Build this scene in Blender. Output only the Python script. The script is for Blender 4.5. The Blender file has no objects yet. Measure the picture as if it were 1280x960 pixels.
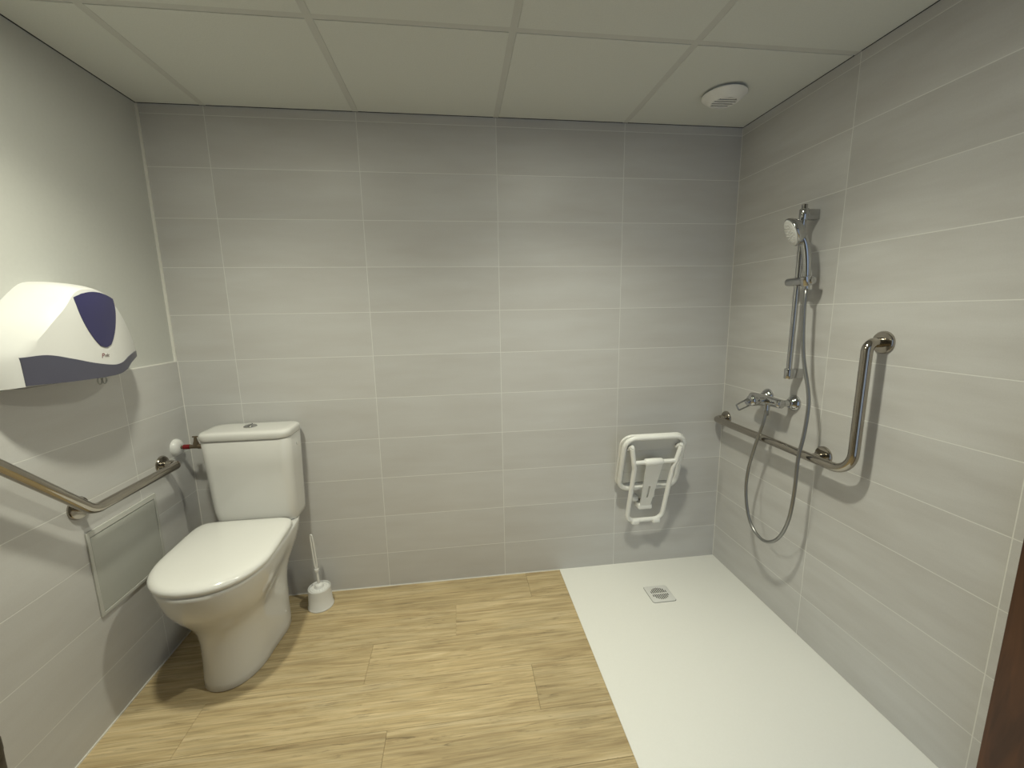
import bpy, bmesh, math, random
from mathutils import Vector, Matrix
random.seed(7)
PI = math.pi
COL = bpy.context.scene.collection
SC = bpy.context.scene

# ------------------------------------------------------------------ room measures (metres)
XR, H = 2.631, 2.236            # right wall, ceiling
TX, TZ = 0.241, 0.187           # first tile joint on the back wall, first row joint
TW, TH = 0.6, 0.2013            # tile pitch
LTOP = TZ + 5 * TH              # top of the tiles on the left wall
YF = -2.25                      # wall with the doorway

# ------------------------------------------------------------------ materials
def new_mat(name):
    m = bpy.data.materials.new(name); m.use_nodes = True
    return m, m.node_tree.nodes, m.node_tree.links, m.node_tree.nodes['Principled BSDF']

def plain(name, col, rough=.5, metal=0.0, coat=0.0, noise=0.03, scale=30, bump=0.0, trans=0.0, ior=1.45, alpha=1.0):
    m, N, L, B = new_mat(name)
    tc = N.new('ShaderNodeTexCoord'); nz = N.new('ShaderNodeTexNoise')
    nz.inputs['Scale'].default_value = scale; nz.inputs['Detail'].default_value = 3
    L.new(tc.outputs['Object'], nz.inputs['Vector'])
    mr = N.new('ShaderNodeMapRange'); mr.inputs[3].default_value = 1 - noise; mr.inputs[4].default_value = 1 + noise
    L.new(nz.outputs['Fac'], mr.inputs[0])
    mx = N.new('ShaderNodeVectorMath'); mx.operation = 'SCALE'; mx.inputs[0].default_value = col
    L.new(mr.outputs[0], mx.inputs['Scale']); L.new(mx.outputs[0], B.inputs['Base Color'])
    B.inputs['Roughness'].default_value = rough; B.inputs['Metallic'].default_value = metal
    B.inputs['Coat Weight'].default_value = coat; B.inputs['IOR'].default_value = ior
    B.inputs['Transmission Weight'].default_value = trans; B.inputs['Alpha'].default_value = alpha
    if bump:
        bp = N.new('ShaderNodeBump'); bp.inputs['Strength'].default_value = bump; bp.inputs['Distance'].default_value = .001
        L.new(nz.outputs['Fac'], bp.inputs['Height']); L.new(bp.outputs[0], B.inputs['Normal'])
    return m

def tile_mat(name, axis, u0, sgn, col, grout, lo=.93, hi=1.05):
    """stack-bond 60x20 wall tile; axis: which object axis runs along the wall"""
    m, N, L, B = new_mat(name)
    tc = N.new('ShaderNodeTexCoord'); sp = N.new('ShaderNodeSeparateXYZ'); L.new(tc.outputs['Object'], sp.inputs[0])
    def mth(op, a, b=None):
        n = N.new('ShaderNodeMath'); n.operation = op
        for i, v in enumerate((a, b)):
            if v is None: continue
            if isinstance(v, (int, float)): n.inputs[i].default_value = v
            else: L.new(v, n.inputs[i])
        return n.outputs[0]
    u = mth('DIVIDE', mth('SUBTRACT', mth('MULTIPLY', sp.outputs[axis], sgn), u0), TW)
    v = mth('DIVIDE', mth('SUBTRACT', sp.outputs[2], TZ), TH)
    def edge(t, size):
        f = mth('FRACT', t); d = mth('MINIMUM', f, mth('SUBTRACT', 1.0, f)); return mth('MULTIPLY', d, size)
    d = mth('MINIMUM', edge(u, TW), edge(v, TH))
    mr = N.new('ShaderNodeMapRange'); mr.interpolation_type = 'SMOOTHSTEP'
    mr.inputs[1].default_value = .0009; mr.inputs[2].default_value = .0020
    L.new(d, mr.inputs[0])                               # 0 in the joint, 1 on the tile
    # per tile value
    cid = N.new('ShaderNodeCombineXYZ'); L.new(mth('FLOOR', u), cid.inputs[0]); L.new(mth('FLOOR', v), cid.inputs[1])
    wn = N.new('ShaderNodeTexWhiteNoise'); L.new(cid.outputs[0], wn.inputs['Vector'])
    # drawn-out cement streaks along the tile, different in each tile
    off = N.new('ShaderNodeVectorMath'); off.operation = 'SCALE'; off.inputs['Scale'].default_value = 37.0
    L.new(wn.outputs['Color'], off.inputs[0])
    cu = N.new('ShaderNodeCombineXYZ'); L.new(mth('MULTIPLY', u, 1.3), cu.inputs[0]); L.new(mth('MULTIPLY', v, 2.2), cu.inputs[1])
    ad = N.new('ShaderNodeVectorMath'); L.new(cu.outputs[0], ad.inputs[0]); L.new(off.outputs[0], ad.inputs[1])
    n1 = N.new('ShaderNodeTexNoise'); n1.inputs['Scale'].default_value = 1.1; n1.inputs['Detail'].default_value = 4; n1.inputs['Roughness'].default_value = .55
    L.new(ad.outputs[0], n1.inputs['Vector'])
    n2 = N.new('ShaderNodeTexNoise'); n2.inputs['Scale'].default_value = 260; n2.inputs['Detail'].default_value = 2
    L.new(tc.outputs['Object'], n2.inputs['Vector'])
    a = N.new('ShaderNodeMapRange'); a.inputs[1].default_value = .25; a.inputs[2].default_value = .75; a.inputs[3].default_value = lo; a.inputs[4].default_value = hi
    L.new(n1.outputs['Fac'], a.inputs[0])
    b = N.new('ShaderNodeMapRange'); b.inputs[3].default_value = .97; b.inputs[4].default_value = 1.03; L.new(wn.outputs['Value'], b.inputs[0])
    c = N.new('ShaderNodeMapRange'); c.inputs[3].default_value = .95; c.inputs[4].default_value = 1.05; L.new(n2.outputs['Fac'], c.inputs[0])
    k = mth('MULTIPLY', mth('MULTIPLY', a.outputs[0], b.outputs[0]), c.outputs[0])
    # streaks lean brown where dark
    cr = N.new('ShaderNodeMix'); cr.data_type = 'RGBA'
    cr.inputs[6].default_value = (col[0] * 1.03, col[1] * .985, col[2] * .95, 1); cr.inputs[7].default_value = (*col, 1)
    L.new(n1.outputs['Fac'], cr.inputs[0])
    sc = N.new('ShaderNodeVectorMath'); sc.operation = 'SCALE'; L.new(cr.outputs[2], sc.inputs[0]); L.new(k, sc.inputs['Scale'])
    mx = N.new('ShaderNodeMix'); mx.data_type = 'RGBA'; mx.inputs[6].default_value = (*grout, 1)
    L.new(mr.outputs[0], mx.inputs[0]); L.new(sc.outputs[0], mx.inputs[7]); L.new(mx.outputs[2], B.inputs['Base Color'])
    bp = N.new('ShaderNodeBump'); bp.inputs['Strength'].default_value = .35; bp.inputs['Distance'].default_value = .0012
    L.new(mr.outputs[0], bp.inputs['Height'])
    L.new(bp.outputs[0], B.inputs['Normal'])
    B.inputs['Roughness'].default_value = .42; B.inputs['Specular IOR Level'].default_value = .4
    return m

def oak_mat(name):
    m, N, L, B = new_mat(name)
    tc = N.new('ShaderNodeTexCoord'); at = N.new('ShaderNodeAttribute'); at.attribute_name = 'plank'
    off = N.new('ShaderNodeVectorMath'); off.operation = 'SCALE'; off.inputs['Scale'].default_value = 23.0
    L.new(at.outputs['Vector'], off.inputs[0])
    ad = N.new('ShaderNodeVectorMath'); L.new(tc.outputs['Object'], ad.inputs[0]); L.new(off.outputs[0], ad.inputs[1])
    def noise(scx, scy, detail, dist, rough=.6):
        mp = N.new('ShaderNodeMapping'); mp.inputs['Scale'].default_value = (scx, scy, 1); L.new(ad.outputs[0], mp.inputs[0])
        n = N.new('ShaderNodeTexNoise'); n.inputs['Scale'].default_value = 1; n.inputs['Detail'].default_value = detail
        n.inputs['Distortion'].default_value = dist; n.inputs['Roughness'].default_value = rough
        L.new(mp.outputs[0], n.inputs['Vector']); return n.outputs['Fac']
    broad = noise(1.8, 26, 5, 1.6); fine = noise(5, 190, 5, .3); patch = noise(2.2, 6, 2, .6); dark = noise(3.4, 44, 6, 2.4, .7)
    r1 = N.new('ShaderNodeValToRGB'); e = r1.color_ramp.elements
    e[0].position = .28; e[0].color = (.34, .250, .133, 1); e[1].position = .70; e[1].color = (.56, .455, .280, 1)
    k = e.new(.48); k.color = (.475, .370, .208, 1)
    L.new(broad, r1.inputs[0])
    r2 = N.new('ShaderNodeMapRange'); r2.inputs[1].default_value = .3; r2.inputs[2].default_value = .7; r2.inputs[3].default_value = .76; r2.inputs[4].default_value = 1.19
    L.new(fine, r2.inputs[0])
    r3 = N.new('ShaderNodeMapRange'); r3.inputs[1].default_value = .3; r3.inputs[2].default_value = .7; r3.inputs[3].default_value = .9; r3.inputs[4].default_value = 1.1
    L.new(patch, r3.inputs[0])
    r4 = N.new('ShaderNodeMapRange'); r4.inputs[1].default_value = .57; r4.inputs[2].default_value = .72; r4.inputs[3].default_value = 1.03; r4.inputs[4].default_value = .50
    L.new(dark, r4.inputs[0])
    def mul(a, b):
        n = N.new('ShaderNodeMath'); n.operation = 'MULTIPLY'; L.new(a, n.inputs[0]); L.new(b, n.inputs[1]); return n.outputs[0]
    sp = N.new('ShaderNodeSeparateXYZ'); L.new(at.outputs['Vector'], sp.inputs[0])
    r5 = N.new('ShaderNodeMapRange'); r5.inputs[3].default_value = .93; r5.inputs[4].default_value = 1.07; L.new(sp.outputs[2], r5.inputs[0])
    f = mul(mul(mul(r2.outputs[0], r3.outputs[0]), r4.outputs[0]), r5.outputs[0])
    sc = N.new('ShaderNodeVectorMath'); sc.operation = 'SCALE'; L.new(r1.outputs[0], sc.inputs[0]); L.new(f, sc.inputs['Scale'])
    L.new(sc.outputs[0], B.inputs['Base Color'])
    bp = N.new('ShaderNodeBump'); bp.inputs['Strength'].default_value = .15; bp.inputs['Distance'].default_value = .001
    L.new(fine, bp.inputs['Height']); L.new(bp.outputs[0], B.inputs['Normal'])
    B.inputs['Roughness'].default_value = .5; B.inputs['Specular IOR Level'].default_value = .35
    return m

def dark_wood_mat(name):
    m, N, L, B = new_mat(name)
    tc = N.new('ShaderNodeTexCoord'); mp = N.new('ShaderNodeMapping'); mp.inputs['Scale'].default_value = (6, 9, 1.3)
    L.new(tc.outputs['Object'], mp.inputs[0])
    n = N.new('ShaderNodeTexNoise'); n.inputs['Scale'].default_value = 2; n.inputs['Detail'].default_value = 6; n.inputs['Distortion'].default_value = 1.5
    L.new(mp.outputs[0], n.inputs['Vector'])
    r = N.new('ShaderNodeValToRGB'); e = r.color_ramp.elements
    e[0].position = .3; e[0].color = (.034, .012, .005, 1); e[1].position = .7; e[1].color = (.115, .045, .017, 1)
    L.new(n.outputs['Fac'], r.inputs[0]); L.new(r.outputs[0], B.inputs['Base Color']); B.inputs['Roughness'].default_value = .45
    return m

GROUT = (.71, .71, .69); TILE = (.55, .555, .555)
M = dict(
    tile_back=tile_mat('grey tile back', 0, TX, 1, TILE, GROUT),
    tile_right=tile_mat('grey tile right', 1, .600, -1, TILE, GROUT, .86, 1.06),
    tile_left=tile_mat('grey tile left', 1, .3265, -1, TILE, GROUT),
    plaster=plain('off white paint', (.56, .565, .54), .75, noise=.03, scale=90, bump=.15),
    ceil=plain('mineral ceiling board', (.69, .71, .68), .9, noise=.05, scale=220, bump=.5),
    tbar=plain('painted ceiling bar', (.60, .61, .585), .6),
    void=plain('ceiling void', (.02, .02, .02), .9),
    caulk=plain('white sealant', (.78, .77, .73), .5),
    oak=oak_mat('oak look plank'),
    gap=plain('plank joint', (.36, .29, .20), .8),
    tray=plain('white mineral shower tray', (.83, .83, .80), .55, noise=.02, scale=160, bump=.3),
    ceramic=plain('white glazed ceramic', (.68, .675, .655), .09, coat=.3, noise=.005),
    duro=plain('white seat plastic', (.76, .755, .73), .16, coat=.2, noise=.005),
    white=plain('white plastic', (.72, .72, .71), .30, noise=.01),
    seatwhite=plain('white coated tube', (.86, .86, .84), .28, noise=.01),
    seatgrey=plain('pale grey moulded plastic', (.64, .64, .62), .45, noise=.02),
    chrome=plain('chrome', (.50, .50, .50), .06, metal=1, noise=.01),
    steel=plain('polished stainless steel', (.40, .37, .325), .13, metal=1, noise=.03, scale=60),
    hose=plain('grey metal hose', (.30, .30, .295), .28, metal=.85, noise=.03),
    dark=plain('dark slot', (.02, .02, .018), .8),
    purple=plain('violet window plastic', (.040, .038, .115), .22, coat=.1, noise=.04, scale=12),
    slate=plain('slate grey plastic', (.085, .085, .12), .30, noise=.05, scale=15),
    under=plain('grey underside plastic', (.30, .30, .30), .5),
    hatch=plain('pale grey hatch paint', (.44, .445, .415), .30, noise=.02),
    hatchframe=plain('white hatch frame', (.50, .50, .47), .35, noise=.01),
    red=plain('red plastic collar', (.17, .008, .010), .35),
    brass=plain('dull nickel brass', (.20, .16, .11), .35, metal=.8),
    ink=plain('dark brown print', (.10, .055, .045), .5),
    inkred=plain('dark red print', (.20, .05, .06), .5),
    clear=plain('clear plastic', (.62, .63, .62), .15, trans=.55),
    wood=dark_wood_mat('dark brown door veneer'),
    bin=plain('dark brown bin plastic', (.045, .036, .024), .45),
    frontwall=plain('taupe painted wall', (.22, .21, .19), .7),
    screed=plain('hall floor', (.35, .33, .30), .8),
)

# ------------------------------------------------------------------ object helpers
def thing(name, label, cat, loc=(0, 0, 0), group=None):
    o = bpy.data.objects.new(name, None); COL.objects.link(o); o.location = loc; o.empty_display_size = .05
    o['label'] = label; o['category'] = cat
    if group: o['group'] = group
    return o

def root_loc(o):
    v = Vector((0, 0, 0))
    while o is not None:
        v += o.location; o = o.parent
    return v

def obj(name, bm, mat, parent=None, smooth=35, label=None):
    """bm is in world coordinates; the mesh is stored relative to its parent"""
    if parent is not None:
        bmesh.ops.translate(bm, verts=bm.verts, vec=-root_loc(parent))
    me = bpy.data.meshes.new(name)
    bmesh.ops.recalc_face_normals(bm, faces=bm.faces)
    bm.to_mesh(me); bm.free()
    for x in (mat if isinstance(mat, (list, tuple)) else [mat]): me.materials.append(x)
    if smooth:
        for p in me.polygons: p.use_smooth = True
        me.set_sharp_from_angle(angle=math.radians(smooth))
    o = bpy.data.objects.new(name, me); COL.objects.link(o)
    if parent is not None: o.parent = parent
    if label: o['label'] = label
    return o

def struct(name, bm, mat, smooth=0):
    o = obj(name, bm, mat, None, smooth); o['kind'] = 'structure'; return o

def tag(o, label, cat, group=None):
    o['label'] = label; o['category'] = cat
    if group: o['group'] = group
    return o

def BM(): return bmesh.new()

def box(bm, x0, x1, y0, y1, z0, z1, bev=0, seg=2, mi=0):
    vs = [bm.verts.new((x, y, z)) for x in (x0, x1) for y in (y0, y1) for z in (z0, z1)]
    idx = [(0, 1, 3, 2), (4, 6, 7, 5), (0, 4, 5, 1), (2, 3, 7, 6), (0, 2, 6, 4), (1, 5, 7, 3)]
    fs = [bm.faces.new([vs[i] for i in f]) for f in idx]
    for f in fs: f.material_index = mi
    if bev:
        es = list({e for f in fs for e in f.edges})
        bmesh.ops.bevel(bm, geom=es, offset=bev, segments=seg, affect='EDGES', profile=.5)
    return bm

def loft(bm, rings, cap0=True, cap1=True, mi=0, closed=True):
    R = [[bm.verts.new(p) for p in r] for r in rings]
    n = len(R[0]); m = n if closed else n - 1
    for a, b in zip(R, R[1:]):
        for i in range(m):
            j = (i + 1) % n
            f = bm.faces.new((a[i], a[j], b[j], b[i])); f.material_index = mi
    if cap0: f = bm.faces.new(R[0][::-1]); f.material_index = mi
    if cap1: f = bm.faces.new(R[-1]); f.material_index = mi
    return bm

def fillet(pts, r, n=8):
    """polyline with rounded corners"""
    pts = [Vector(p) for p in pts]; out = [pts[0]]
    for i in range(1, len(pts) - 1):
        p, a, b = pts[i], pts[i - 1], pts[i + 1]
        d1, d2 = (a - p).normalized(), (b - p).normalized()
        ang = d1.angle(d2)
        if abs(ang - PI) < 1e-3: out.append(p); continue
        rr = r[i - 1] if isinstance(r, (list, tuple)) else r
        t = rr / math.tan(ang / 2); t = min(t, (a - p).length * .499, (b - p).length * .499); rr = t * math.tan(ang / 2)
        bis = (d1 + d2).normalized(); c = p + bis * (rr / math.sin(ang / 2))
        s, e = p + d1 * t - c, p + d2 * t - c
        tot = s.angle(e); ax = s.cross(e).normalized()
        for k in range(n + 1):
            out.append(c + Matrix.Rotation(tot * k / n, 3, ax) @ s)
    out.append(pts[-1]); return out

def spline(pts, n=10):
    P = [Vector(p) for p in pts]; P = [P[0] * 2 - P[1]] + P + [P[-1] * 2 - P[-2]]; out = []
    for i in range(1, len(P) - 2):
        a, b, c, d = P[i - 1:i + 3]
        for k in range(n):
            t = k / n
            out.append(.5 * ((2 * b) + (c - a) * t + (2 * a - 5 * b + 4 * c - d) * t * t + (3 * b - a - 3 * c + d) * t ** 3))
    out.append(P[-2]); return out

def tube(bm, path, r, seg=20, caps=True, closed=False, mi=0):
    path = [Vector(p) for p in path]; n = len(path); rings = []
    T = []
    for i in range(n):
        a = path[(i - 1) % n] if closed or i > 0 else path[i]; b = path[(i + 1) % n] if closed or i < n - 1 else path[i]
        T.append((b - a).normalized())
    u = T[0].orthogonal().normalized(); first = u.copy()
    for i in range(n):
        if i: 
            q = T[i - 1].rotation_difference(T[i]); u = (q @ u)
        u = (u - T[i] * u.dot(T[i])).normalized(); v = T[i].cross(u)
        rad = r(i / (n - 1)) if callable(r) else r
        rings.append([path[i] + (u * math.cos(2 * PI * k / seg) + v * math.sin(2 * PI * k / seg)) * rad for k in range(seg)])
    if closed:
        R = [[bm.verts.new(p) for p in ring] for ring in rings]
        for i in range(n):
            A, Bv = R[i], R[(i + 1) % n]
            if i == n - 1:   # best rotation to close the seam
                s = min(range(seg), key=lambda s: (A[0].co - Bv[s].co).length); Bv = Bv[s:] + Bv[:s]
            for k in range(seg):
                j = (k + 1) % seg; f = bm.faces.new((A[k], A[j], Bv[j], Bv[k])); f.material_index = mi
    else: loft(bm, rings, caps, caps, mi)
    return bm

def lathe(bm, prof, c, axis=(0, 0, 1), seg=40, mi=0, sx=1, sy=1):
    """prof: list of (radius, height) along axis from c"""
    ax = Vector(axis).normalized(); u = ax.orthogonal().normalized()
    if abs(ax.z) > .99: u = Vector((1, 0, 0))
    v = ax.cross(u); c = Vector(c)
    rings = [[c + ax * h + (u * math.cos(2 * PI * k / seg) * sx + v * math.sin(2 * PI * k / seg) * sy) * max(r, 1e-4) for k in range(seg)] for r, h in prof]
    return loft(bm, rings, True, True, mi)

def rrect(w, h, r, n=6):
    pts = []
    for cx, cy, a0 in ((w - r, h - r, 0), (-w + r, h - r, PI / 2), (-w + r, -h + r, PI), (w - r, -h + r, 1.5 * PI)):
        for k in range(n + 1):
            a = a0 + PI / 2 * k / n; pts.append((cx + r * math.cos(a), cy + r * math.sin(a)))
    return pts

# ------------------------------------------------------------------ the room
random.seed(3)
bm = BM(); lay = bm.verts.layers.float_vector.new('plank')
box(bm, -.2, XR + .2, YF - .6, .2, -.10, -.004, mi=1)
PWD = .195; rowx = {0: .35, 1: 1.18, 2: .832, 3: .278, 4: .95, 5: .1, 6: .62}
k = 0
while k * PWD < 2.3:
    y1, y0 = -k * PWD - .0005, -(k + 1) * PWD + .0005
    s = rowx.get(k, random.uniform(0, 1.2)) - 2.4
    while s < XR:
        a, b = max(s + .0005, 0), min(s + 1.1995, XR)
        if b > a:
            nv = set(bm.verts); box(bm, a, b, y0, y1, -.006, 0)
            q = (random.random(), random.random(), random.random())
            for v in bm.verts:
                if v not in nv: v[lay] = q
        s += 1.2
    k += 1
struct('floor', bm, [M['oak'], M['gap']])

bm = BM(); box(bm, -.25, XR + .25, 0, .15, 0, H); struct('wall_back', bm, M['tile_back'])
bm = BM(); box(bm, XR, XR + .15, -2.25, 0, 0, H); struct('wall_right', bm, M['tile_right'])
bm = BM(); box(bm, -.15, -.010, -2.25, 0, 0, H); box(bm, -.010, 0, -2.25, 0, 0, LTOP, mi=1)
struct('wall_left', bm, [M['plaster'], M['tile_left']])
bm = BM(); box(bm, -.15, 1.62, YF - .12, YF, 0, H); box(bm, 2.56, XR + .15, YF - .12, YF, 0, H); box(bm, 1.62, 2.56, YF - .12, YF, 2.06, H)
struct('wall_front', bm, M['frontwall'])
# suspended ceiling: boards lying in a 60 cm grid of bars, open joint at the walls
bm = BM(); box(bm, -.15, XR + .15, YF - .12, .15, H + .03, H + .10, mi=1)
xs = [-.009] + [TX + TW * i for i in range(4)] + [XR]; ys = [0] + [-.587 - .6 * i for i in range(3)] + [YF]
for i in range(len(xs) - 1):
    for j in range(len(ys) - 1):
        x0 = xs[i] + (.004 if i == 0 else .0126); x1 = xs[i + 1] - (.004 if i == len(xs) - 2 else .0105)
        y1 = ys[j] - (.006 if j == 0 else .0105); y0 = ys[j + 1] + (0 if j == len(ys) - 2 else .0138)
        box(bm, x0, x1, y0, y1, H, H + .02, bev=.001, seg=1)
struct('ceiling', bm, [M['ceil'], M['void']])
bm = BM()
for x in xs[1:-1]: box(bm, x - .012, x + .012, YF, -.002, H + .0005, H + .026)
for y in ys[1:-1]: box(bm, 0, XR, y - .012, y + .012, H + .001, H + .026)
struct('trim_1', bm, M['tbar'])
# sealant in the corner, on the tile top and along the floor
bm = BM(); box(bm, -.010, -.001, -.006, 0, LTOP, H - .002); struct('trim_2', bm, M['caulk'])
bm = BM(); box(bm, -.010, -.0005, -2.2, -.006, LTOP, LTOP + .002); struct('trim_3', bm, M['caulk'])
bm = BM(); box(bm, 0, .003, -2.2, 0, 0, .005); struct('baseboard_left', bm, M['caulk'])
bm = BM(); box(bm, .003, 1.736, -.003, 0, 0, .004); struct('baseboard_back', bm, M['caulk'])
bm = BM(); box(bm, XR - .002, XR, -.002, 0, .006, H - .003); struct('trim_4', bm, M['caulk'])
bm = BM(); box(bm, 0, .002, -.002, 0, .006, LTOP); struct('trim_5', bm, M['caulk'])

# open door leaf against the right wall, hinged on the front wall
bm = BM(); box(bm, 2.583, 2.622, -2.165, -1.247, .012, 2.035, bev=.002)
d = struct('door_1', bm, M['wood'])
bm = BM()
lathe(bm, [(.026, 0), (.026, .008), (.010, .009), (.010, .045)], (2.583, -1.32, 1.02), (-1, 0, 0), 24)
tube(bm, fillet([(2.535, -1.32, 1.02), (2.535, -1.45, 1.02)], .01), .009, 14)
h = obj('door_handle', bm, M['steel'], d)

# ------------------------------------------------------------------ shower tray
t = thing('shower_tray', 'large flat white shower tray with a square drain set in the wood-look floor', 'shower tray', (2.184, -.6, 0))
bm = BM(); box(bm, 1.737, XR, -1.25, 0, .0, .004, bev=.0012); obj('tray_slab', bm, M['tray'], t)
bm = BM(); cx, cy, hw = 2.175, -.272, .058
R0 = [(cx + x, cy + y, .0036) for x, y in rrect(hw + .0018, hw + .0018, .012)]
loft(bm, [R0, [(x, y, .0042) for x, y, z in R0]], mi=1)
R1 = [(cx + x, cy + y, .0042) for x, y in rrect(hw, hw, .011)]
loft(bm, [R1, [(x, y, .0062) for x, y, z in R1], [(cx + x, cy + y, .0066) for x, y in rrect(hw - .001, hw - .001, .010)]])
for i in range(9):
    dx = (i - 4) * .0092; half = math.sqrt(max(.0415 ** 2 - dx * dx, 0))
    for s0, s1 in ((.0045, half), (-half, -.0045)):
        if s1 - s0 > .004: box(bm, cx + dx - .0023, cx + dx + .0023, cy + s0, cy + s1, .0064, .0069, mi=1)
obj('drain_cover', bm, [M['white'], M['dark']], t)

# ------------------------------------------------------------------ toilet
TC = .306
t = thing('toilet', 'white close-coupled toilet with closed lid in the left corner', 'toilet', (TC, -.4, 0))
def dring(z, w, yb, yf, yc, nf=2.2, nb=5.0, waist=0.0, xc=TC, n=72, wr=None, turn=0.0, both=False):
    out = []
    for k in range(n):
        a = 2 * PI * k / n; c, s = math.cos(a), math.sin(a); p = nb if s > 0 else nf
        x = w * math.copysign(abs(c) ** (2 / p), c)
        y = yc + ((yb - yc) if s > 0 else (yc - yf)) * math.copysign(abs(s) ** (2 / p), s)
        if wr is not None and y > yc:            # rear column narrower or wider than the bowl
            q = min(1, (y - yc) / max(1e-4, (yb - yc) * .6)); q = q * q * (3 - 2 * q); x *= (1 - q) + q * wr / w
        x *= 1 - waist * math.exp(-((y + .27) / .065) ** 2)
        d = -(y + .43); x += turn * (d if both else max(0, d))
        out.append((xc + x, y, z))
    return out
S = [  # z, w, yb, yf, yc, waist, rear half width
    (0.000, .112, -.135, -.538, -.36, .00, .128), (.004, .116, -.130, -.543, -.36, .00, .132), (.03, .114, -.130, -.540, -.36, .01, .131),
    (.10, .111, -.128, -.533, -.36, .03, .130), (.18, .112, -.125, -.530, -.37, .06, .131), (.23, .117, -.120, -.540, -.38, .09, .134),
    (.27, .128, -.110, -.560, -.39, .11, .139), (.31, .146, -.090, -.590, -.40, .11, .148), (.35, .165, -.060, -.620, -.40, .08, .161),
    (.39, .179, -.035, -.643, -.40, .05, .174), (.43, .189, -.022, -.657, -.40, .02, .184), (.46, .1945, -.018, -.664, -.41, .00, .188),
    (.474, .1955, -.018, -.666, -.41, .00, .189), (.479, .192, -.021, -.662, -.41, 0, .186)]
bm = BM(); loft(bm, [dring(z, w, yb, yf, yc, 2.15, 4.5, wa, wr=wr, turn=.06 * min(1, max(0, (z - .25) / .2))) for z, w, yb, yf, yc, wa, wr in S])
obj('bowl', bm, M['ceramic'], t, 60)
def lid_ring(z, g): return dring(z, .199 - g, -.168 - g, -.667 + g, -.43, 2.2, 9.0, xc=TC + .001, turn=.06, both=True)
bm = BM(); loft(bm, [lid_ring(.4795, .007), lid_ring(.4800, .005), lid_ring(.4845, .005), lid_ring(.4850, .007)]); obj('seat_ring', bm, M['duro'], t, 40)
bm = BM(); loft(bm, [lid_ring(z, g) for z, g in ((.4866, .004), (.4872, .001), (.493, 0), (.498, .001), (.5035, .005), (.508, .012), (.5105, .022), (.5125, .045), (.5145, .10))])
obj('lid', bm, M['duro'], t, 60)
for s in (-.075, .075):
    bm = BM(); lathe(bm, [(.010, -.022), (.011, -.02), (.011, .02), (.010, .022)], (TC + s, -.156, .490), (1, 0, 0), 16)
    obj('hinge', bm, M['chrome'], t)
KC = .320
def tank_ring(z, w, yb, yf, r): return [(KC + x, (yb + yf) / 2 + y, z) for x, y in rrect(w, (yb - yf) / 2, r, 8)]
bm = BM(); loft(bm, [tank_ring(z, w, -.014, yf, r) for z, w, yf, r in ((.4805, .162, -.158, .04), (.485, .167, -.163, .042), (.51, .170, -.171, .042), (.55, .172, -.179, .042), (.62, .174, -.183, .042), (.75, .178, -.188, .042), (.866, .181, -.192, .042), (.869, .179, -.190, .04))])
obj('tank', bm, M['ceramic'], t, 60)
bm = BM(); loft(bm, [tank_ring(z, .1845 - g, -.012 - g, -.199 + g, .046) for z, g in ((.8705, .006), (.872, .003), (.876, .001), (.892, 0), (.899, .002), (.9035, .006), (.9055, .013), (.9065, .03))])
obj('tank_lid', bm, M['ceramic'], t, 60)
bm = BM(); lathe(bm, [(.027, .9055), (.027, .9085), (.0255, .910), (.0235, .9105), (.0235, .9095), (.0225, .9115), (.019, .914), (.001, .9145)], (.314, -.098, 0), seg=36)
box(bm, .3135, .3145, -.120, -.076, .9135, .9150, mi=1)
obj('flush_button', bm, [M['chrome'], M['dark']], t)
bm = BM(); lathe(bm, [(.008, 0), (.008, .003), (.005, .006), (.001, .007)], (.4265, -.238, .088), (1, 0, 0), 18); obj('screw_cap', bm, M['white'], t)
bm = BM(); lathe(bm, [(.007, 0), (.007, .003), (.001, .004)], (.4995, -.098, .822), (1, 0, 0), 16); obj('side_cap', bm, M['white'], t)

# water valve between the left wall and the tank
t = thing('angle_valve', 'small brass stop valve with red collar and white wall rosette beside the toilet tank', 'valve', (0, -.095, .828))
yv, zv = -.098, .828
bm = BM(); lathe(bm, [(.037, 0), (.037, .004), (.034, .012), (.027, .020), (.014, .024), (.012, .024)], (0, yv, zv), (1, 0, 0), 36); obj('wall_rosette', bm, M['white'], t)
bm = BM(); lathe(bm, [(.007, .020), (.007, .034), (.006, .034), (.006, .06), (.009, .06), (.009, .092), (.011, .092), (.011, .110), (.007, .110), (.007, .1385)], (0, yv, zv), (1, 0, 0), 20); obj('valve_body', bm, M['brass'], t)
bm = BM(); lathe(bm, [(.008, .032), (.0105, .034), (.0105, .058), (.008, .060)], (0, yv, zv), (1, 0, 0), 20); obj('collar', bm, M['red'], t, label='red plastic collar')
bm = BM(); lathe(bm, [(.012, .006), (.011, .016), (.008, .024), (.006, .036), (.004, .044)], (.084, yv, zv), seg=16); box(bm, .073, .095, yv - .003, yv + .003, zv + .041, zv + .047, bev=.001)
obj('valve_handle', bm, M['brass'], t)

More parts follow.
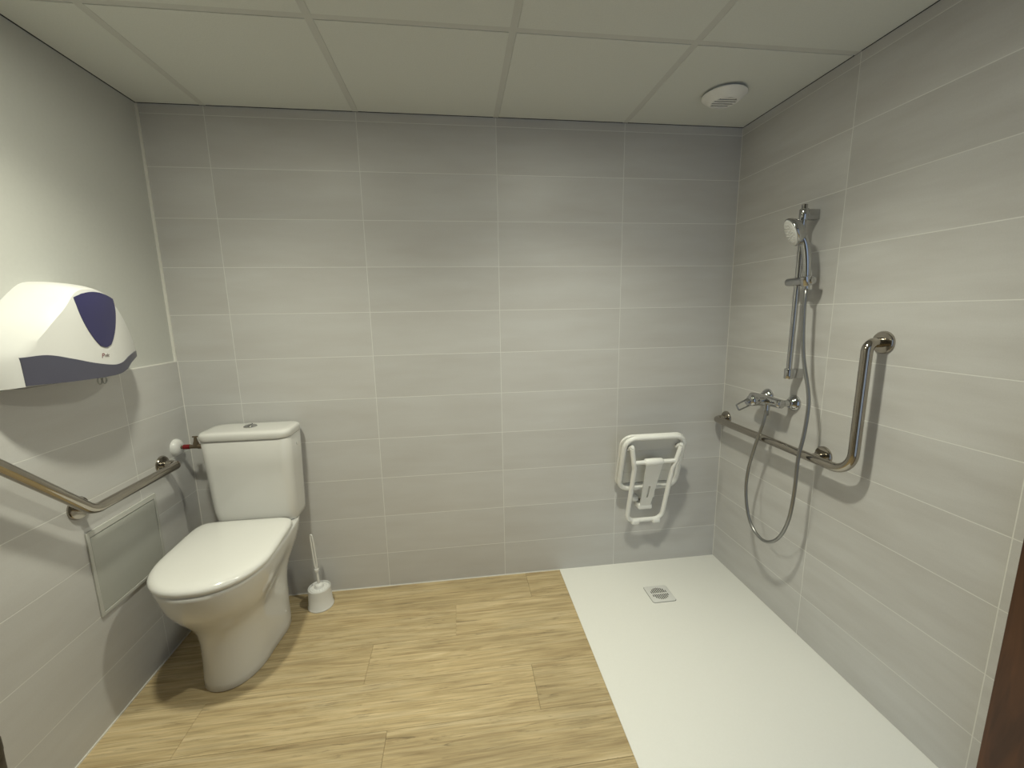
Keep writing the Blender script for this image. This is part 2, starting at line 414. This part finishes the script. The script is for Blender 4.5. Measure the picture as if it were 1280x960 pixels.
# ------------------------------------------------------------------ toilet brush and holder
bx, by = .531, -.098
t = thing('brush_holder', 'round white plastic toilet brush holder on the floor against the back wall', 'brush holder', (bx, by, 0))
bm = BM(); lathe(bm, [(.055, 0), (.058, .001), (.0585, .006), (.055, .012), (.0515, .070), (.051, .098), (.0495, .100), (.048, .098), (.0475, .090), (.010, .0895)], (bx, by, 0), seg=48)
obj('cup', bm, M['white'], t)
t = thing('toilet_brush', 'white toilet brush with slim looped handle standing in its floor holder', 'toilet brush', (bx, by, .0895))
bm = BM(); lathe(bm, [(.040, .0905), (.042, .093), (.040, .097), (.022, .099), (.018, .112), (.012, .116), (.0065, .118)], (bx, by, 0), seg=36)
for i in range(16):
    a = 2 * PI * i / 16; lathe(bm, [(.004, .094), (.004, .099), (.002, .1005)], (bx + .031 * math.cos(a), by + .031 * math.sin(a), 0), seg=8)
obj('brush_head', bm, M['white'], t)
bm = BM()
tilt = lambda z: (bx - .012 * (z - .11) / .26, by - .004 * (z - .11) / .26, z)
tube(bm, [tilt(.112), tilt(.185)], .0055, 14); tube(bm, [tilt(.182), tilt(.194)], .0095, 16)
loop = []
for k in range(32):
    a = 2 * PI * k / 32; c_, s_ = math.cos(a), math.sin(a); p = tilt(.284 + .088 * math.copysign(abs(s_) ** .6, s_)); loop.append((p[0] + .0052 * math.copysign(abs(c_) ** .6, c_), p[1], p[2]))
tube(bm, loop, .0036, 10, closed=True)
obj('handle', bm, M['white'], t)

# ------------------------------------------------------------------ jumbo paper dispenser on the left wall
DY, HW, Z0 = -.545, .205, 1.203
t = thing('paper_dispenser', 'white jumbo toilet roll dispenser with violet window on the left wall', 'paper dispenser', (-.01, DY, Z0))
def front_x(y, z):
    q = (y - DY) / HW; zz = max(0, (z - 1.40) / .08)
    return .128 - .052 * abs(q) ** 2.2 - .010 * zz * zz
NA = 64
def lift(y):          # the lower edge rises towards the far end
    q = min(1, max(0, (y - (DY + .045)) / .12)); return .044 * q * q * (3 - 2 * q)
def outline(tab, k):
    q = k / NA * 2 - 1; A = abs(q) * (len(tab) - 1); i = min(int(A), len(tab) - 2); f = A - i
    P0, P1, P2, P3 = tab[max(i - 1, 0)], tab[i], tab[i + 1], tab[min(i + 2, len(tab) - 1)]
    if i == 0: P0 = (-P2[0], P2[1])
    c = [.5 * (2 * P1[n] + (P2[n] - P0[n]) * f + (2 * P0[n] - 5 * P1[n] + 4 * P2[n] - P3[n]) * f * f + (3 * P1[n] - P0[n] - 3 * P2[n] + P3[n]) * f ** 3) for n in (0, 1)]
    y = DY + math.copysign(c[0], q)
    z = c[1] if A < len(tab) - 2 else c[1] + lift(y) * f
    return (y, z)
BACK = [(0, 1.498), (.040, 1.496), (.072, 1.485), (.110, 1.455), (.147, 1.420), (.183, 1.380), (.213, 1.335), (.236, 1.290), (.246, 1.245), (.248, 1.203)]
FRONT = [(0, 1.475), (.030, 1.473), (.060, 1.458), (.090, 1.423), (.122, 1.386), (.152, 1.348), (.180, 1.312), (.200, 1.284), (.203, 1.245), (.2035, 1.207)]
def back_pt(k): return outline(BACK, k)
def front_pt(k): return outline(FRONT, k)
rings = []
NR = 7
for j in range(NR + 1):
    f = j / NR; ring = []
    for k in range(NA + 1):
        (yb, zb), (yf, zf) = back_pt(k), front_pt(k)
        g = f ** 2.2
        ring.append(((-.010) + (front_x(yf, zf) + .010) * (1 - (1 - f) ** 1.05), yb + (yf - yb) * g, zb + (zf - zb) * g))
    rings.append(ring)
bm = BM(); loft(bm, rings, False, False, closed=False)
V = {}
# front face: fill by columns between the lower edge and the outline
last = rings[-1]; cols = []
for k in range(NA + 1):
    x, y, z = last[k]; col = []
    for i in range(9):
        zl = Z0 + .004 + lift(y); zz = zl + (z - zl) * i / 8; col.append((front_x(y, zz), y, zz))
    cols.append(col)
loft(bm, [c for c in cols if True], False, False, closed=False)
bot = [rings[j][0] for j in range(NR + 1)] + [(front_x(y, Z0), y, Z0 + .004 + lift(y)) for x, y, z in last[1:-1]] + [rings[j][-1] for j in range(NR, -1, -1)]
bm.faces.new([bm.verts.new(p) for p in bot])
bmesh.ops.remove_doubles(bm, verts=bm.verts, dist=.0006)
obj('cover', bm, M['white'], t, 28)
def patch(colfun, n, m, off=.0018, thick=.0016, mi=0, bm=None):
    bm = bm or BM(); F = []; Bk = []
    for i in range(n + 1):
        fr, bk = [], []
        for j in range(m + 1):
            y, z = colfun(i / n, j / m); x = front_x(y, z); fr.append((x + off, y, z)); bk.append((x + off - thick - .004, y, z))
        F.append(fr + bk[::-1])
    return loft(bm, F, True, True, mi)
def lerp_tab(tab, u):
    for i in range(len(tab) - 1):
        if u <= tab[i + 1][0] or i == len(tab) - 2:
            (a, va), (b, vb) = tab[i], tab[i + 1]; h = b - a; q = (u - a) / h
            sl = lambda j: 0 if j <= 0 or j >= len(tab) - 1 else (tab[j + 1][1] - tab[j - 1][1]) / (tab[j + 1][0] - tab[j - 1][0])
            return va * (1 + 2 * q) * (1 - q) ** 2 + sl(i) * h * q * (1 - q) ** 2 + vb * q * q * (3 - 2 * q) + sl(i + 1) * h * q * q * (q - 1)
top = [(0, 1.286), (.12, 1.288), (.25, 1.272), (.4, 1.252), (.58, 1.238), (.68, 1.242), (.78, 1.257), (.9, 1.267), (1, 1.269)]
lo = [(0, 1.209), (.2, 1.206), (.5, 1.204), (.62, 1.206), (.72, 1.216), (.82, 1.236), (1, 1.249)]
def band(u, v):
    y = DY - .2035 + .407 * u; a, b = lerp_tab(lo, u), lerp_tab(top, u); return (y, a + (b - a) * v)
obj('lower_band', patch(band, 60, 6, .0022), M['slate'], t, 50)
def window(u, v):
    # v from the pointed round bottom (0) to the arched top (1)
    z0, z1 = 1.296, 1.449
    hw = .073 * (math.sin(min(1, .04 + .96 * v) * PI / 2) ** .62) if v > 0 else .004
    yc = DY + .010
    y = yc + hw * (2 * u - 1); z = z0 + (z1 - z0) * v + (.019 * (1 - (2 * u - 1) ** 2)) * v ** 3 - .0 
    return (y, z)
bm = patch(lambda u, v: window(v, u), 24, 14, .0020)
obj('level_window', bm, M['purple'], t, 50)
bm = BM(); box(bm, -.008, .070, DY - .20, DY + .05, Z0 - .002, Z0 + .0035); obj('underside', bm, M['under'], t)
bm = BM()
for dy in (-.009, .009):
    lp = [(.098, DY + .012 + dy + .0085 * math.cos(2 * PI * k / 16), 1.191 + .012 * math.sin(2 * PI * k / 16)) for k in range(16)]
    tube(bm, lp, .0022, 8, closed=True)
box(bm, .095, .101, DY - .004, DY + .028, 1.1985, 1.206)
obj('paper_cutter', bm, M['clear'], t, label='clear plastic cutter tab')
# the small printed mark on the cover
def text_bm(s, size):
    cu = bpy.data.curves.new('mark', 'FONT'); cu.body = s; cu.size = size; cu.extrude = .0002; cu.shear = .25
    o = bpy.data.objects.new('mark', cu); COL.objects.link(o)
    bpy.context.view_layer.update()
    me = bpy.data.meshes.new_from_object(o.evaluated_get(bpy.context.evaluated_depsgraph_get()))
    bm = BM(); bm.from_mesh(me); bpy.data.objects.remove(o); bpy.data.curves.remove(cu); bpy.data.meshes.remove(me); return bm
def put_text(s, size, y, z, mat, name):
    bm = text_bm(s, size)
    for v in bm.verts:
        yy, zz = y + v.co.x, z + v.co.y; v.co = Vector((front_x(yy, zz) + .0006 + v.co.z, yy, zz))
    return obj(name, bm, mat, t, 0)
put_text('P', .021, DY - .014, 1.264, M['inkred'], 'printed_mark')
put_text('nlc', .015, DY - .001, 1.266, M['ink'], 'printed_lettering')

# ------------------------------------------------------------------ grab bars
def flange(bm, p, ax):
    lathe(bm, [(.0375, .0), (.0375, .004), (.034, .009), (.024, .011), (.0165, .0115)], p, ax, 36)
OFF, RB = .066, .0165
t = thing('grab_bar', 'angled stainless grab bar on the left wall beside the toilet', 'grab bar', (0, -.594, .785))
zb = .785; yE, zE = -.925, 1.100
bm = BM(); tube(bm, fillet([(.010, -.194, zb), (OFF, -.194, zb), (OFF, -.612, zb), (OFF, yE, zE), (.010, yE, zE)], [.04, .07, .04], 10), RB, 24); obj('bar', bm, M['steel'], t, 60)
for y, z in ((-.194, zb), (-.588, zb), (yE, zE)):
    bm = BM(); flange(bm, (0, y, z), (1, 0, 0)); obj('wall_flange', bm, M['steel'], t)
bm = BM(); tube(bm, [(.010, -.588, zb), (OFF, -.588, zb)], .0125, 18); obj('bar_stub', bm, M['steel'], t)

t = thing('grab_bar', 'L-shaped stainless grab bar on the right shower wall', 'grab bar', (XR, -.634, .814))
zb = .814; xo = XR - OFF
bm = BM(); tube(bm, fillet([(XR - .010, -.036, zb), (xo, -.036, zb), (xo, -.812, zb), (xo, -.812, 1.266), (XR - .010, -.806, 1.266)], [.035, .075, .048], 12), RB, 24); obj('bar', bm, M['steel'], t, 60)
for y, z in ((-.036, zb), (-.634, zb), (-.806, 1.266)):
    bm = BM(); flange(bm, (XR, y, z), (-1, 0, 0)); obj('wall_flange', bm, M['steel'], t)
bm = BM(); tube(bm, [(XR - .010, -.634, zb), (xo, -.634, zb)], .0125, 18); obj('bar_stub', bm, M['steel'], t)

# ------------------------------------------------------------------ access hatch on the left wall
t = thing('access_hatch', 'square pale grey access hatch with white frame on left wall under the grab bar', 'hatch', (0, -.423, .385))
y0, y1, z0, z1 = -.584, -.262, .385, .692
bm = BM()
for a, b, c, d in ((y0, y0 + .012, z0, z1), (y1 - .012, y1, z0, z1), (y0 + .012, y1 - .012, z0, z0 + .012), (y0 + .012, y1 - .012, z1 - .020, z1)):
    box(bm, 0, .006, a, b, c, d, bev=.001, seg=1)
obj('hatch_frame', bm, M['hatchframe'], t)
bm = BM(); box(bm, 0, .0045, y0 + .0135, y1 - .0135, z0 + .0135, z1 - .0225, bev=.001, seg=1); obj('hatch_door', bm, M['hatch'], t)

# ------------------------------------------------------------------ shower rail, hand shower, hose, mixer
yr, xr = -.486, XR - .057
t = thing('shower_rail', 'vertical chrome shower slide rail on the right wall', 'shower rail', (XR, yr, 1.10))
bm = BM(); tube(bm, [(xr, yr, 1.098), (xr, yr, 1.772)], .0105, 24); obj('rail', bm, M['chrome'], t)
for z in (1.735, 1.118):
    bm = BM(); lathe(bm, [(.015, -.021), (.0165, -.019), (.0165, .019), (.015, .021)], (xr, yr, z), seg=24); box(bm, xr, XR, yr - .0135, yr + .0135, z - .019, z + .019, bev=.003)
    obj('rail_bracket', bm, M['chrome'], t, 40)
zs = 1.484; hy = -.545
bm = BM(); lathe(bm, [(.011, -.062), (.0155, -.058), (.0165, -.045), (.0165, .055), (.0155, .062), (.011, .066)], (xr - .004, -.505, zs), (0, 1, 0), 28)
lathe(bm, [(.017, -.018), (.019, -.016), (.0185, .017), (.017, .019)], (xr - .016, hy, zs), (.22, 0, -1), 24)
obj('slider', bm, M['chrome'], t, 40)

hs = thing('hand_shower', 'chrome hand shower with white spray face held in the slide rail', 'shower head', (xr - .016, hy, zs))
P = spline([(xr - .012, hy, zs - .030), (xr - .017, hy, zs + .03), (xr - .022, hy + .003, zs + .09), (xr - .030, hy + .007, zs + .135), (xr - .044, hy + .014, zs + .175)], 8)
bm = BM(); tube(bm, P, lambda u: .0115 + .003 * math.sin(u * PI) + .002 * u, 20); obj('handle', bm, M['chrome'], hs, 60)
nrm = Vector((-.84, .36, -.40)).normalized(); hc = Vector((xr - .063, hy + .024, zs + .183))
bm = BM(); lathe(bm, [(.002, -.030), (.022, -.027), (.040, -.018), (.051, -.004), (.0545, .006), (.054, .011), (.051, .0125), (.049, .0115)], hc, nrm, 40); obj('head_shell', bm, M['chrome'], hs, 60)
bm = BM(); lathe(bm, [(.0495, .010), (.049, .0145), (.045, .0165), (.022, .0175), (.001, .0178)], hc, nrm, 40)
u = nrm.orthogonal().normalized(); v = nrm.cross(u)
for rr, nn in ((.012, 7), (.024, 13), (.035, 18)):
    for k in range(nn):
        a = 2 * PI * k / nn; lathe(bm, [(.0018, .016), (.0014, .0200)], hc + (u * math.cos(a) + v * math.sin(a)) * rr, nrm, 8)
obj('spray_face', bm, M['white'], hs, 40, label='white spray face with nozzles')

bm = BM()
xo8, xo1 = XR - .080, XR - .104
HP = [(xr - .012, hy, zs - .028), (xo8 + .004, -.553, 1.430), (xo8, -.558, 1.367), (xo8, -.568, 1.255), (xo8, -.583, 1.175), (XR - .085, -.622, 1.065), (XR - .090, -.634, 1.000), (XR - .096, -.634, .905), (xo1, -.627, .805),
      (xo1, -.626, .673), (xo1, -.614, .553), (xo1, -.583, .462), (xo1, -.537, .405), (xo1, -.482, .383), (xo1, -.424, .404), (xo1, -.382, .460), (xo1, -.358, .555), (xo1 + .002, -.359, .658), (xo1 + .006, -.384, .781), (XR - .090, -.409, .885), (XR - .080, -.410, .945)]
tube(bm, spline(HP, 8), .0068, 14)
lathe(bm, [(.0085, -.03), (.0095, -.028), (.0085, .0)], (XR - .079, -.410, .955), (0, 0, 1), 18)
tag(obj('shower_hose', bm, M['hose'], None, 60), 'grey flexible shower hose looping from mixer up to hand shower', 'shower hose')

t = thing('shower_mixer', 'chrome single-lever shower mixer tap on the right wall', 'mixer tap', (XR, -.385, .985))
zm, xm = .988, XR - .070
for y in (-.468, -.315):
    bm = BM(); lathe(bm, [(.034, 0), (.034, .003), (.031, .010), (.023, .020), (.017, .024), (.016, .030)], (XR, y, zm), (-1, 0, 0), 36); obj('escutcheon', bm, M['chrome'], t, 60)
    bm = BM(); tube(bm, [(XR - .026, y, zm), (xm - .002, y, zm)], .0135, 20); obj('inlet', bm, M['chrome'], t, 60)
bm = BM(); lathe(bm, [(.014, -.092), (.018, -.089), (.019, -.070), (.0215, -.03), (.023, 0), (.0215, .03), (.019, .070), (.018, .089), (.014, .092)], (xm, -.391, zm), (0, 1, 0), 30)
lathe(bm, [(.012, -.036), (.012, -.02), (.014, 0)], (XR - .079, -.410, .985), (0, 0, 1), 18)
obj('body', bm, M['chrome'], t, 50)
bm = BM(); lathe(bm, [(.022, 0), (.0235, .018), (.0235, .046), (.022, .052)], (xm, -.395, zm), (-1, 0, .05), 30); obj('cartridge_housing', bm, M['chrome'], t, 50)
# lever: cap, then an open loop that points into the room and a little down
bm = BM(); lathe(bm, [(.0235, .050), (.025, .053), (.025, .072), (.020, .082), (.008, .086)], (xm, -.395, zm), (-1, 0, .05), 30)
a = Vector((xm - .066, -.395, zm + .004)); dr = Vector((-.90, .04, -.42)).normalized(); sd = Vector((.25, -.42, -.87)).normalized()
LP = [(a + dr * p + sd * q) for p, q in ((0, .015), (.030, .014), (.068, .0125), (.074, .0105), (.074, -.0105), (.068, -.0125), (.030, -.014), (0, -.015))]
tube(bm, spline(LP, 5), .0034, 12)
tube(bm, [a + dr * .0, a + dr * .030], lambda u: .017 - .003 * u, 16)
obj('lever', bm, M['chrome'], t, 50)

# ------------------------------------------------------------------ folding shower seat on the back wall
t = thing('folding_shower_chair', 'white wall-mounted folding shower seat folded up on the back wall', 'shower chair', (2.19, 0, .475))
org = Vector((2.190, -.047, .470)); tv = Vector((-.012, -.105, .303)); SL = tv.length; tv.normalize(); xv = Vector((1, 0, 0)); nv = xv.cross(tv).normalized()
if nv.y > 0: nv = -nv
def SP(u, v, n): return org + xv * u + tv * v + nv * n
w2 = .166
fr = [(c[0], c[1] + SL / 2) for c in rrect(w2 - .012, SL / 2 - .0, .055, 8)]
bm = BM(); tube(bm, [SP(u, v, .008) for u, v in fr], .0120, 14, closed=True); obj('seat_frame', bm, M['seatwhite'], t, 60)
bm = BM()
edges = [.030, .108, .186, .262]
for i in range(4):
    v0 = .034 + i * (SL - .050) / 4 + .0006; v1 = .034 + (i + 1) * (SL - .050) / 4 - .0006
    hw = w2 - .016 if i in (1, 2) else w2 - .026
    ring = [(u, v + (v0 + v1) / 2) for u, v in rrect(hw, (v1 - v0) / 2, .010, 4)]
    loft(bm, [[SP(u, v, -.016) for u, v in ring], [SP(u, v, -.004) for u, v in ring], [SP(u * .985, v, .000) for u, v in ring]])
obj('seat_slats', bm, M['seatgrey'], t, 40, label='pale grey moulded underside')
sh = [(u + .006, v + SL / 2 - .006) for u, v in rrect(w2 + .006, SL / 2 + .002, .055, 8)]
bm = BM(); loft(bm, [[SP(u * .97, v, -.030) for u, v in sh], [SP(u, v, -.027) for u, v in sh], [SP(u, v, -.019) for u, v in sh], [SP(u * .97, v, -.017) for u, v in sh]])
obj('seat_top', bm, M['seatwhite'], t, 40)
# legs
c0 = 2.182
LG = [(c0 - .126, -.166, .722), (c0 - .112, -.158, .640), (c0 - .104, -.150, .610), (c0 - .102, -.068, .292), (c0 + .090, -.068, .292), (c0 + .096, -.150, .610), (c0 + .106, -.158, .640), (c0 + .125, -.166, .722)]
bm = BM(); tube(bm, fillet(LG, [.05, .05, .045, .045, .05, .05], 8), .0115, 16); obj('leg_frame', bm, M['seatwhite'], t, 60)
for s in (-.126, .125):
    bm = BM(); a = Vector((c0 + s, -.166, .722)); tube(bm, [a + Vector((0, -.004, .010)), SP(a.x - org.x, .255, .004)], .009, 12); obj('hinge_pin', bm, M['seatwhite'], t)
for s in (-.055, .060):
    bm = BM(); box(bm, c0 + s - .022, c0 + s + .022, -.083, -.053, .272, .300, bev=.009, seg=3); obj('foot_pad', bm, M['seatwhite'], t, 50)
bm = BM(); tube(bm, [(c0 - .112, -.158, .645), (c0 + .106, -.158, .645)], .0105, 14)
lathe(bm, [(.012, -.048), (.018, -.041), (.019, 0), (.018, .041), (.012, .048)], (c0 - .010, -.158, .645), (1, 0, 0), 24); obj('cross_bar', bm, M['seatwhite'], t, 50)
A, Bp = Vector((c0 - .010, -.166, .640)), Vector((c0 + .004, -.050, .362)); dv = (Bp - A).normalized(); nn = Vector((0, -dv.z, dv.y)); nn = -nn if nn.y > 0 else nn
def ST(u, s, n): return A + (Bp - A) * s + xv * u + nn * n
bm = BM()
for s0, s1 in ((0, .5), (.5, .78), (.78, 1)):
    w0, w1 = .042 - .014 * s0, .042 - .014 * s1
    parts = [(-1, 1)] if s0 != .5 else [(-1, -.16), (.16, 1)]
    for q0, q1 in parts:
        loft(bm, [[ST(q0 * w0, s0, .006), ST(q1 * w0, s0, .006), ST(q1 * w0, s0, -.002), ST(q0 * w0, s0, -.002)], [ST(q0 * w1, s1, .006), ST(q1 * w1, s1, .006), ST(q1 * w1, s1, -.002), ST(q0 * w1, s1, -.002)]])
obj('support_strap', bm, M['seatwhite'], t, 30)
bm = BM(); box(bm, 2.150, 2.226, -.058, 0, .342, .374, bev=.008, seg=3); box(bm, 2.120, 2.160, -.040, 0, .380, .412, bev=.012, seg=3)
box(bm, 2.12, 2.26, -.012, 0, .385, .500, bev=.004); 
obj('wall_bracket', bm, M['seatwhite'], t, 40)
bm = BM(); tube(bm, [(2.055, -.036, .478), (2.325, -.036, .478)], .010, 14)
box(bm, 2.13, 2.25, -.036, -.004, .470, .486, bev=.003)
obj('hinge_bar', bm, M['seatwhite'], t, 40)

# ------------------------------------------------------------------ ceiling vent and lights
vx, vy = 2.332, -.300
t = thing('ceiling_vent', 'round white extractor vent in the ceiling above the shower corner', 'vent', (vx, vy, H))
bm = BM(); lathe(bm, [(.066, 0), (.066, -.008), (.0835, -.0095), (.0838, -.0125), (.078, -.018), (.060, -.032), (.050, -.038), (.047, -.038), (.045, -.033), (.002, -.033)], (vx, vy, H), (0, 0, 1), 56); obj('vent_ring', bm, M['seatwhite'], t, 40)
bm = BM(); lathe(bm, [(.0455, -.0333), (.0455, -.0345), (.001, -.0345)], (vx, vy, H), (0, 0, 1), 40); obj('vent_opening', bm, M['dark'], t)
for i in range(5):
    dx = (i - 2) * .0175; hl = math.sqrt(.046 ** 2 - dx * dx); d0 = Vector((math.cos(-.06), math.sin(-.06), 0)); d1 = Vector((-d0.y, d0.x, 0))
    bm = BM(); c = Vector((vx, vy, H - .0365)) + d1 * dx
    loft(bm, [[c + d0 * s * hl + d1 * a + Vector((0, 0, b)) for a, b in ((-.0045, -.001), (.0045, -.001), (.0045, .0015), (-.0045, .0015))] for s in (-1, 1)])
    obj('vent_slat', bm, M['seatwhite'], t)

def emis(name, col, s):
    m, N, L, B = new_mat(name); B.inputs['Emission Color'].default_value = (*col, 1); B.inputs['Emission Strength'].default_value = s
    B.inputs['Base Color'].default_value = (.8, .8, .8, 1); return m
WARM = (1.0, .99, .80)
LENS = emis('lamp diffuser', WARM, 110)
for i, (lx, ly, lab) in enumerate(((.54, -.89, 'round recessed ceiling downlight above the toilet side'), (1.74, -.89, 'round recessed ceiling downlight above the shower tray edge'))):
    t = thing('ceiling_downlight', lab, 'downlight', (lx, ly, H), 'recessed ceiling downlights')
    bm = BM(); lathe(bm, [(.064, 0), (.085, -.001), (.086, -.004), (.082, -.007), (.066, -.007), (.064, -.004), (.064, 0)], (lx, ly, H), (0, 0, 1), 40); obj('trim_ring', bm, M['white'], t, 40)
    bm = BM(); lathe(bm, [(.0635, 0), (.0635, -.003), (.001, -.0032)], (lx, ly, H), (0, 0, 1), 40); obj('diffuser', bm, LENS, t)
    ld = bpy.data.lights.new('downlight lamp', 'SPOT'); ld.energy = (58, 68)[i]; ld.color = WARM; ld.spot_size = math.radians(134); ld.spot_blend = 1.0; ld.shadow_soft_size = .045
    lo_ = bpy.data.objects.new('downlight_lamp', ld); COL.objects.link(lo_); lo_.location = (0, 0, -.018); lo_.parent = t

# ------------------------------------------------------------------ waste bin, only its rim side shows at the left edge
t = thing('waste_bin', 'dark brown waste bin just showing at the lower left edge by the left wall', 'bin', (.13, -1.196, 0))
bm = BM(); lathe(bm, [(.108, 0), (.112, .004), (.1195, .44), (.120, .455), (.118, .460), (.114, .455), (.106, .02), (.001, .016)], (.13, -1.196, 0), (0, 0, 1), 48); obj('bin_body', bm, M['bin'], t, 40)
bm = BM(); lathe(bm, [(.116, .4605), (.121, .462), (.121, .480), (.112, .505), (.07, .525), (.001, .53)], (.13, -1.196, 0), (0, 0, 1), 48); obj('bin_lid', bm, M['bin'], t, 50)

# ------------------------------------------------------------------ hall daylight through the doorway behind the camera
w = bpy.data.worlds.new('hall'); SC.world = w; w.use_nodes = True
w.node_tree.nodes['Background'].inputs[0].default_value = (.60, .76, 1.0, 1); w.node_tree.nodes['Background'].inputs[1].default_value = .7

# ------------------------------------------------------------------ camera
yaw, pitch, roll, F = .1266, .17073, -.01675, 521.28
fw = Vector((math.sin(yaw) * math.cos(pitch), math.cos(yaw) * math.cos(pitch), -math.sin(pitch)))
rt = Vector((math.cos(yaw), -math.sin(yaw), 0)); up = rt.cross(fw)
r2 = rt * math.cos(roll) + up * math.sin(roll); u2 = -rt * math.sin(roll) + up * math.cos(roll)
cam = bpy.data.cameras.new('camera'); co = bpy.data.objects.new('camera', cam); COL.objects.link(co)
cam.sensor_fit = 'HORIZONTAL'; cam.sensor_width = 36; cam.lens = F * 36 / 1280; cam.clip_start = .02
mw = Matrix((r2, u2, -fw)).transposed().to_4x4(); mw.translation = (1.2374, -2.016, 1.3847); co.matrix_world = mw
SC.camera = co
SC.view_settings.view_transform = 'Standard'; SC.view_settings.look = 'None'; SC.view_settings.gamma = 1; SC.view_settings.use_curve_mapping = False
SC.view_settings.exposure = 0.0
